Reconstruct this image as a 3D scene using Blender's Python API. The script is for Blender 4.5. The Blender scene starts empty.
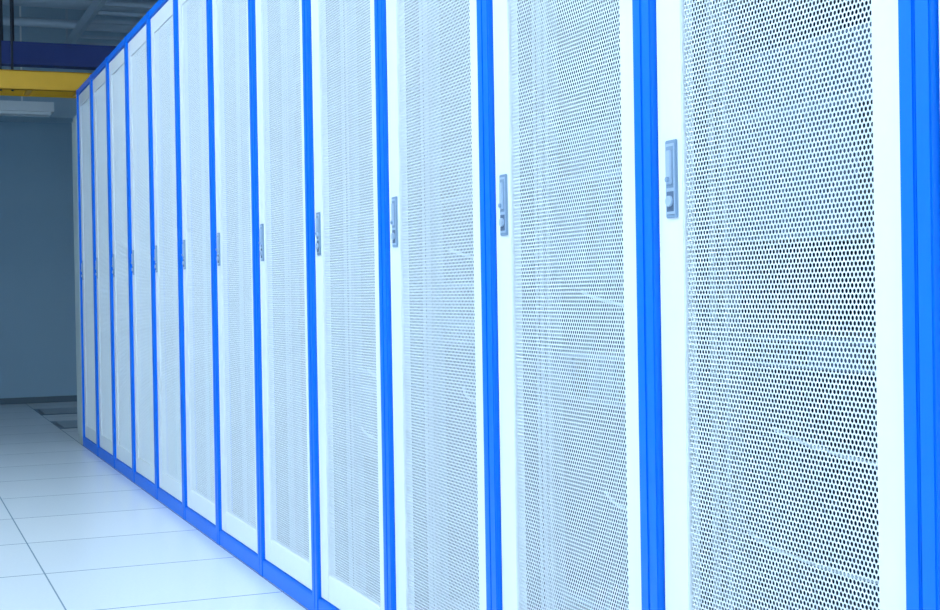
import bpy, bmesh, math, random
import numpy as np
from mathutils import Matrix, Vector
random.seed(4)
scene = bpy.context.scene
scene.view_settings.view_transform = 'Standard'
scene.view_settings.look = 'None'
scene.view_settings.exposure = 0.0
COL = scene.collection

# ------------------------------------------------------------------ materials
def mat(name, color, rough=0.5, metal=0.0, emis=None, estr=0.0, noise=0.0, nscale=20, bump=0.0, coat=0.0):
    m = bpy.data.materials.new(name); m.use_nodes = True
    nt = m.node_tree; b = nt.nodes['Principled BSDF']
    b.inputs['Base Color'].default_value = (*color, 1)
    b.inputs['Roughness'].default_value = rough
    b.inputs['Metallic'].default_value = metal
    b.inputs['Coat Weight'].default_value = coat
    if emis:
        b.inputs['Emission Color'].default_value = (*emis, 1)
        b.inputs['Emission Strength'].default_value = estr
    if noise or bump:
        tc = nt.nodes.new('ShaderNodeTexCoord')
        n = nt.nodes.new('ShaderNodeTexNoise'); n.inputs['Scale'].default_value = nscale
        n.inputs['Detail'].default_value = 4
        nt.links.new(tc.outputs['Object'], n.inputs['Vector'])
        if noise:
            mx = nt.nodes.new('ShaderNodeMix'); mx.data_type = 'RGBA'
            mx.inputs['A'].default_value = (*[c*(1-noise) for c in color], 1)
            mx.inputs['B'].default_value = (*[min(1, c*(1+noise)) for c in color], 1)
            nt.links.new(n.outputs['Fac'], mx.inputs['Factor'])
            nt.links.new(mx.outputs['Result'], b.inputs['Base Color'])
        if bump:
            bp = nt.nodes.new('ShaderNodeBump'); bp.inputs['Strength'].default_value = bump
            bp.inputs['Distance'].default_value = 0.002
            nt.links.new(n.outputs['Fac'], bp.inputs['Height'])
            nt.links.new(bp.outputs['Normal'], b.inputs['Normal'])
    return m

M_blue = mat('blue_paint', (0.0, 0.17, 0.82), 0.4, noise=0.04)
M_blue.node_tree.nodes['Principled BSDF'].inputs['Specular IOR Level'].default_value = 0.25
M_white = mat('white_powder_coat', (0.82, 0.88, 0.92), 0.4, noise=0.02, nscale=60)
M_mesh = mat('white_mesh_paint', (0.78, 0.86, 0.92), 0.45)
M_panel = mat('grey_panel', (0.05, 0.09, 0.16), 0.5, noise=0.05)
M_rail = mat('zinc_rail', (0.25, 0.33, 0.42), 0.35, 0.4)
M_server = mat('server_case', (0.06, 0.10, 0.17), 0.45, noise=0.1)
M_bezel = mat('server_bezel', (0.15, 0.22, 0.32), 0.4, noise=0.1)
M_cable = mat('white_cable', (0.5, 0.58, 0.66), 0.5)
M_handle = mat('handle_grey', (0.26, 0.38, 0.54), 0.35, 0.2)
M_handle2 = mat('handle_light', (0.45, 0.58, 0.74), 0.3, 0.2)
M_recess = mat('handle_recess', (0.10, 0.16, 0.26), 0.4)
M_black = mat('black_gap', (0.01, 0.02, 0.04), 0.5)
M_yellow = mat('yellow_tray', (0.95, 0.50, 0.02), 0.45, noise=0.05)
M_navy = mat('navy_beam', (0.012, 0.045, 0.24), 0.5, noise=0.1)
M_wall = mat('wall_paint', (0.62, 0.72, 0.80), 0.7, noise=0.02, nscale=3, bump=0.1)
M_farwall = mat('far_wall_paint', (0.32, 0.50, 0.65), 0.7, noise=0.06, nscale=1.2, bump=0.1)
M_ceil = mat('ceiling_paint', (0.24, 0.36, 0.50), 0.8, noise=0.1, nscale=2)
M_pipe = mat('pipe_grey', (0.45, 0.56, 0.66), 0.4, 0.1)
M_post = mat('end_post_grey', (0.50, 0.60, 0.62), 0.5, noise=0.04)
M_fix = mat('fixture_body', (0.80, 0.88, 0.92), 0.4)
M_base = mat('baseboard_paint', (0.10, 0.16, 0.21), 0.5)
M_lamp = mat('lamp_diffuser', (0.9, 0.95, 1), 0.5, emis=(0.79, 0.92, 1.0), estr=12.5)
M_rear_fill = mat('rear_fill_added', (0.9, 0.95, 1), 0.5, emis=(0.79, 0.92, 1.0), estr=8.0)  # glow of the added fill lamps behind the racks

# floor tile material
def floor_mat():
    m = bpy.data.materials.new('raised_floor_tiles'); m.use_nodes = True
    nt = m.node_tree; N = nt.nodes; L = nt.links; b = N['Principled BSDF']
    g = N.new('ShaderNodeNewGeometry'); s = N.new('ShaderNodeSeparateXYZ')
    L.new(g.outputs['Position'], s.inputs[0])
    def M(op, a, bb=None):
        n = N.new('ShaderNodeMath'); n.operation = op
        for i, v in enumerate((a, bb)):
            if v is None: continue
            if isinstance(v, (int, float)): n.inputs[i].default_value = v
            else: L.new(v, n.inputs[i])
        return n.outputs[0]
    def joint(o, off, wj):
        a = M('DIVIDE', M('ADD', o, off), 0.6)
        fr = M('FRACT', a); d = M('ABSOLUTE', M('SUBTRACT', fr, 0.5))
        return M('GREATER_THAN', d, 0.5-wj), M('FLOOR', a)
    jx, ix = joint(s.outputs['X'], 60.0, 0.0040)
    jy, iy = joint(s.outputs['Y'], 60.0-5.18+0.6*20, 0.0070)
    j = M('MAXIMUM', jx, jy)
    cb = N.new('ShaderNodeCombineXYZ'); L.new(ix, cb.inputs[0]); L.new(iy, cb.inputs[1])
    wn = N.new('ShaderNodeTexWhiteNoise'); wn.noise_dimensions = '2D'; L.new(cb.outputs[0], wn.inputs['Vector'])
    nz = N.new('ShaderNodeTexNoise'); nz.inputs['Scale'].default_value = 120; nz.inputs['Detail'].default_value = 4
    L.new(g.outputs['Position'], nz.inputs['Vector'])
    f = M('ADD', M('MULTIPLY', wn.outputs['Value'], 0.35), M('MULTIPLY', nz.outputs['Fac'], 0.65))
    mx = N.new('ShaderNodeMix'); mx.data_type = 'RGBA'
    mx.inputs['A'].default_value = (0.70, 0.79, 0.85, 1); mx.inputs['B'].default_value = (0.86, 0.92, 0.95, 1)
    L.new(f, mx.inputs['Factor'])
    m2 = N.new('ShaderNodeMix'); m2.data_type = 'RGBA'
    L.new(j, m2.inputs['Factor']); L.new(mx.outputs['Result'], m2.inputs['A'])
    m2.inputs['B'].default_value = (0.27, 0.37, 0.45, 1)
    L.new(m2.outputs['Result'], b.inputs['Base Color'])
    b.inputs['Roughness'].default_value = 0.22
    return m
M_floor = floor_mat()

# ------------------------------------------------------------------ helpers
def boxes(name, blist, mats, bevel=0.0):
    bm = bmesh.new()
    for (x0, x1, y0, y1, z0, z1, mi) in blist:
        r = bmesh.ops.create_cube(bm, size=1.0)
        for v in r['verts']:
            v.co = Vector((x0+(v.co.x+.5)*(x1-x0), y0+(v.co.y+.5)*(y1-y0), z0+(v.co.z+.5)*(z1-z0)))
        fs = {f for v in r['verts'] for f in v.link_faces}
        for f in fs: f.material_index = mi
        if bevel:
            es = list({e for v in r['verts'] for e in v.link_edges})
            bb = min(bevel, 0.3*min(x1-x0, y1-y0, z1-z0))
            bmesh.ops.bevel(bm, geom=es, offset=bb, segments=2, affect='EDGES', material=-1)
    me = bpy.data.meshes.new(name); bm.to_mesh(me); bm.free()
    for m in mats: me.materials.append(m)
    return me
def obj(name, data, parent=None, loc=(0, 0, 0)):
    o = bpy.data.objects.new(name, data); COL.objects.link(o); o.location = loc
    if parent: o.parent = parent
    return o
def box_obj(name, bl, mats, bevel=0.0, parent=None, loc=(0, 0, 0)):
    return obj(name, boxes(name, bl, mats, bevel), parent, loc)
def tube(name, pts, r, m, cyclic=False):
    c = bpy.data.curves.new(name, 'CURVE'); c.dimensions = '3D'; c.bevel_depth = r; c.bevel_resolution = 3
    c.resolution_u = 8; c.use_fill_caps = True
    for ps in pts:
        s = c.splines.new('NURBS'); s.points.add(len(ps)-1)
        for p, q in zip(s.points, ps): p.co = (*q, 1)
        s.use_endpoint_u = True; s.order_u = min(4, len(ps))
    c.materials.append(m)
    return c

# ------------------------------------------------------------------ perforated panel
def perforated(name, y0, y1, z0, z1, p, r, th, m):
    rows = int((z1-z0-p)/(p*math.sqrt(3)/2)); cols = int((y1-y0-p)/p)
    jj, ii = np.meshgrid(np.arange(rows), np.arange(cols), indexing='ij')
    cy = (y0+p/2+ii*p+(jj % 2)*p/2).ravel(); cz = (z0+p*.6+jj*p*math.sqrt(3)/2).ravel()
    a = np.arange(12)*math.pi/6
    ro = np.where(np.arange(12) % 2 == 0, p/2, p/math.sqrt(3))
    oy, oz = ro*np.cos(a), ro*np.sin(a); iy, iz = r*np.cos(a), r*np.sin(a)
    ly = np.concatenate([oy, iy, iy]); lz = np.concatenate([oz, iz, iz])
    lx = np.concatenate([np.zeros(24), np.full(12, th)])
    n = len(cy)
    V = np.empty((n, 36, 3), np.float32)
    V[:, :, 0] = lx; V[:, :, 1] = cy[:, None]+ly; V[:, :, 2] = cz[:, None]+lz
    f = []
    for k in range(12):
        k2 = (k+1) % 12
        f.append((k, 12+k, 12+k2, k2)); f.append((12+k, 24+k, 24+k2, 12+k2))
    F = (np.array(f, np.int32)[None]+(np.arange(n, dtype=np.int32)*36)[:, None, None]).reshape(-1)
    me = bpy.data.meshes.new(name)
    me.vertices.add(n*36); me.vertices.foreach_set('co', V.reshape(-1))
    nf = len(F)//4
    me.loops.add(len(F)); me.loops.foreach_set('vertex_index', F)
    me.polygons.add(nf); me.polygons.foreach_set('loop_start', np.arange(nf, dtype=np.int32)*4)
    try: me.polygons.foreach_set('loop_total', np.full(nf, 4, np.int32))
    except Exception: pass
    me.update(calc_edges=True)
    me.materials.append(m)
    return me

H = 2.058; W = 0.6; D = 1.0
PW = 0.026
me_mesh = perforated('perforated_sheet', 0.072, 0.512, 0.115, H-.095, 0.0074, 0.0029, 0.0008, M_mesh)
fb = []
for x0, x1 in ((0, 0.05), (D-0.05, D)):
    fb += [(x0, x1, 0.001, PW, 0, H, 0), (x0, x1, W-PW, W-0.001, 0, H, 0)]
fb += [(0.002, 0.05, PW, W-PW, H-0.032, H-.001, 0), (0.002, 0.05, PW, W-PW, 0, 0.05, 0),
       (D-.05, D-.002, PW, W-PW, H-0.032, H-.001, 0), (D-.05, D-.002, PW, W-PW, 0, 0.05, 0)]
me_frame = boxes('rack_frame', fb, [M_blue], 0.002)
me_panels = boxes('rack_panels', [
    (0.05, D-.05, 0.002, 0.005, 0.03, H-.02, 0), (0.05, D-.05, W-.005, W-.002, 0.03, H-.02, 0),
    (0.05, D-.05, 0.005, W-.005, H-.02, H-.012, 0), (0.05, D-.05, 0.005, W-.005, 0.03, 0.04, 0),
    (0.10, 0.12, 0.045, 0.075, 0.04, H-.02, 1), (0.10, 0.12, W-.075, W-.045, 0.04, H-.02, 1),
    (0.80, 0.82, 0.045, 0.075, 0.04, H-.02, 1), (0.80, 0.82, W-.075, W-.045, 0.04, H-.02, 1)], [M_panel, M_rail])
Z0, Z1 = 0.053, H-.035; Y0, Y1 = PW+.002, W-PW-.002
def door_boxes(x0, x1):
    return [(x0, x1, Y0, 0.084, Z0, Z1, 0), (x0, x1, 0.503, Y1, Z0, Z1, 0),
            (x0+.0003, x1, 0.084, 0.503, Z0, Z0+.07, 0), (x0+.0003, x1, 0.084, 0.503, Z1-.07, Z1, 0)]
me_door = boxes('door_frame', door_boxes(0.010, 0.030), [M_white], 0.0015)
me_rdoor = boxes('rear_door_frame', door_boxes(D-.03, D-.01), [M_white], 0.0015)

# swing handle: recessed escutcheon + paddle + lock
def handle_mesh():
    bl = [(0.0065, 0.0105, 0.523, 0.553, 0.955, 1.067, 0),
          (0.0055, 0.0068, 0.5265, 0.5495, 0.960, 1.062, 1),
          (0.0050, 0.0058, 0.5285, 0.5475, 0.998, 1.058, 0),
          (0.0020, 0.0058, 0.5315, 0.5445, 1.003, 1.052, 1),
          (0.0050, 0.0058, 0.5285, 0.5475, 0.964, 0.993, 2)]
    me = boxes('door_handle', bl, [M_handle, M_handle2, M_recess], 0.0012)
    bm = bmesh.new(); bm.from_mesh(me)
    for (zc, r, mi) in ((0.979, 0.0078, 1), (1.010, 0.004, 0)):
        g = bmesh.ops.create_cone(bm, cap_ends=True, segments=24, radius1=r, radius2=r, depth=0.004,
              matrix=Matrix.Translation((0.0035 if mi else .001, 0.538, zc)) @ Matrix.Rotation(math.pi/2, 4, 'Y'))
        for f in {f for v in g['verts'] for f in v.link_faces}: f.material_index = mi
    bm.to_mesh(me); bm.free()
    return me
me_handle = handle_mesh()

def equipment(k):
    rnd = random.Random(k); bl = []; z = 0.12
    while z < 1.85:
        u = rnd.choice([1, 1, 2, 2, 4]); h = u*0.0445
        if rnd.random() < 0.42:
            dpt = rnd.choice([0.45, 0.62])
            bl.append((0.125, 0.125+dpt, 0.08, 0.52, z+.001, z+h-.001, 0))
            bl.append((0.112, 0.1255, 0.06, 0.54, z+.001, z+h-.001, 1))
            for i in range(8):
                bl.append((0.108, 0.1125, 0.085+i*.054, 0.128+i*.054, z+.008, z+h-.008, rnd.choice([0, 2, 0])))
        z += h + (0.0 if rnd.random() < .5 else 0.089)
    return boxes('servers_%d' % k, bl, [M_server, M_bezel, M_black])
eqs = [equipment(k) for k in range(4)]
def cables(k):
    rnd = random.Random(50+k); ps = []
    # a few slack patch leads at irregular heights
    for i in range(2):
        zc = rnd.uniform(.35, .95); a = rnd.uniform(-.05, .05); y1 = rnd.uniform(.3, .5)
        ps.append([(0.105, 0.07, zc+a), (0.10, 0.07+.2*(y1-.07), zc+a*.4-.01), (0.098, .07+.55*(y1-.07), zc-.015), (0.10, y1-.03, zc-.005-a*.3), (0.105, y1, zc+.01)])
    for i in range(8):
        y = 0.055+rnd.uniform(-.012, .02) if i % 2 else .535+rnd.uniform(-.03, .02)
        ps.append([(0.085, y, 0.08), (0.08, y+rnd.uniform(-.012, .012), 0.7), (0.088, y+rnd.uniform(-.012, .012), 1.3), (0.085, y, 1.95)])
    return tube('cables_%d' % k, ps, 0.0028, M_cable)
cbs = [cables(k) for k in range(3)]

# rack row: boundary y positions
YB = 1.246
for n in range(-2, 12):
    e = bpy.data.objects.new('server_rack', None); COL.objects.link(e)
    e.location = (0, YB+n*W, 0); e.empty_display_size = .2
    obj('frame', me_frame, e); obj('panels', me_panels, e)
    obj('door', me_door, e); obj('door_mesh', me_mesh, e, (0.015, 0, 0)); obj('handle', me_handle, e, (0, -.007, .003))
    obj('rear_door', me_rdoor, e)
    obj('rear_mesh', me_mesh, e, (D-.018, 0, 0))
    obj('servers', eqs[n % 4], e); obj('cables', cbs[n % 3], e)
YE = YB+12*W

# ------------------------------------------------------------------ room
XL, XR, YN, YF, ZC = -3.3, 3.0, -3.0, 12.1, 3.25
box_obj('floor', [(XL, XR, YN, YF, -0.1, 0, 0)], [M_floor])
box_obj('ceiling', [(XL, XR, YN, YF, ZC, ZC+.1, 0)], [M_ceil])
box_obj('wall_left', [(XL-.1, XL, YN, YF, -.1, ZC+.1, 0)], [M_wall])
box_obj('wall_right', [(XR, XR+.1, YN, YF, -.1, ZC+.1, 0)], [M_wall])
box_obj('wall_front', [(XL-.1, XR+.1, YN-.1, YN, -.1, ZC+.1, 0)], [M_wall])
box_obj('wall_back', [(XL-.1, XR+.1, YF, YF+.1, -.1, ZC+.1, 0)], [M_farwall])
box_obj('trim_bulkhead', [(XL, XR, YF-.35, YF, 2.30, ZC, 0)], [mat('bulkhead_paint', (0.40, 0.56, 0.68), .6, noise=.05, nscale=2)])
box_obj('baseboard_back', [(XL, XR, YF-.015, YF, 0, 0.05, 0)], [M_base], .002)
box_obj('baseboard_left', [(XL, XL+.015, YN, YF-.015, 0, 0.05, 0)], [M_base], .002)

# end cabinet of the row
box_obj('cable_riser_cabinet', [(0.01, 0.6, YE+.01, YE+.26, 0, 1.93, 0), (0.0, 0.012, YE+.03, YE+.24, 0.05, 1.9, 0)], [M_post], .003)

# floor vents (perforated dark tiles)
M_vent = mat('vent_grey', (.10, .16, .21), .5)
M_slat = mat('vent_slat', (.25, .34, .42), .5)
def vent(loc):
    bl = [(0, .59, 0, .59, 0.0, 0.004, 0)]
    for i in range(14):
        bl.append((0.03, .56, 0.035+i*.038, 0.053+i*.038, 0.004, 0.007, 1))
    return box_obj('floor_vent', bl, [M_vent, M_slat], 0, None, loc)
vent((-0.0, 10.80, 0.0005)); vent((0.0, 9.6, 0.0005))

# yellow cable tray across the aisle
tr = [(XL, XR, 9.16, 9.165, 2.150, 2.270, 0), (XL, XR, 9.46, 9.465, 2.150, 2.270, 0),
      (XL, XR, 9.16, 9.18, 2.150, 2.155, 0), (XL, XR, 9.16, 9.18, 2.265, 2.271, 0)]
i = XL+.1
while i < XR:
    tr.append((i, i+.03, 9.165, 9.46, 2.155, 2.17, 0)); i += .3
box_obj('yellow_cable_tray', tr, [M_yellow])
# navy beam (box section)
box_obj('ceiling_beam', [(XL, XR, 9.75, 9.87, 2.40, 2.415, 0), (XL, XR, 9.80, 9.82, 2.40, 2.55, 0), (XL, XR, 9.75, 9.87, 2.535, 2.55, 0),
     (XL, XR, 9.752, 9.76, 2.415, 2.535, 0)], [M_navy], .001)
# pipes + hangers
obj('water_pipe', tube('water_pipe', [[(XL, 10.5, 2.82), (XR, 10.5, 2.82)]], 0.032, M_pipe))
obj('water_pipe', tube('water_pipe', [[(XL, 10.7, 3.02), (XR, 10.7, 3.02)]], 0.05, M_pipe))
hang = []
for x in (-2.4, -1.2, -.35, -.28, .8, 2.0):
    hang.append([(x, 9.31, 2.16), (x, 9.31, ZC)])
    hang.append([(x+.05, 9.81, 2.55), (x+.05, 9.81, ZC)])
obj('hanger_rods', tube('hanger_rods', hang, 0.008, M_black))
# cable ladder above the row
lad = [(0.25, 0.28, 2, 11.6, 2.72, 2.80, 0), (0.72, 0.75, 2, 11.6, 2.72, 2.80, 0)]
y = 2.1
while y < 11.6:
    lad.append((0.28, 0.72, y, y+.03, 2.73, 2.75, 0)); y += .3
for yy in (3, 5, 7, 9, 11):
    lad += [(0.25, 0.265, yy, yy+.015, 2.80, ZC, 0), (0.735, 0.75, yy, yy+.015, 2.80, ZC, 0)]
box_obj('cable_ladder', lad, [M_pipe])
# batten light (switched off) at far end
bt = [(-1.6, .12, 10.70, 10.90, 2.215, 2.285, 0), (-1.58, .10, 10.73, 10.87, 2.195, 2.217, 1)]
for x in (-1.2, -.1): bt.append((x, x+.012, 10.8, 10.812, 2.28, ZC, 0))
box_obj('batten_light', bt, [M_fix, M_fix], .002)

# ceiling luminaires over the aisle, plus added fill lamps behind the racks
def lum(loc, m):
    e = box_obj('ceiling_light_and_fill', [(-.32, .32, -.62, .62, -.05, 0, 0), (-.29, .29, -.59, .59, -.056, -.049, 1)], [M_fix, m], 0, None, loc)
for y in (-1.6, 0.4, 2.4, 4.4, 6.2):
    lum((-1.35, y, ZC), M_lamp)
for y in (-1.6, 0.4, 2.4, 4.4):
    lum((-2.6, y, ZC), M_lamp)
for y in (0.8, 3.2, 5.6):  # unseen lamps added behind the racks so the mesh holes show lighter
    lum((2.0, y, ZC), M_rear_fill)

w = bpy.data.worlds.new('World'); scene.world = w; w.use_nodes = True
w.node_tree.nodes['Background'].inputs[0].default_value = (.05, .08, .12, 1)

# ------------------------------------------------------------------ camera
f_px = 1417.0
th = math.radians(22.41)
cam = bpy.data.cameras.new('camera'); co = bpy.data.objects.new('camera', cam); COL.objects.link(co)
cam.sensor_width = 36; cam.lens = f_px/940*36; cam.clip_start = .02
R = Matrix.Rotation(-th, 4, 'Z') @ Matrix.Rotation(math.radians(90-.554), 4, 'X') @ Matrix.Rotation(math.radians(-.95), 4, 'Z')
co.matrix_world = Matrix.Translation((-1.042, 0, .857)) @ R
scene.camera = co
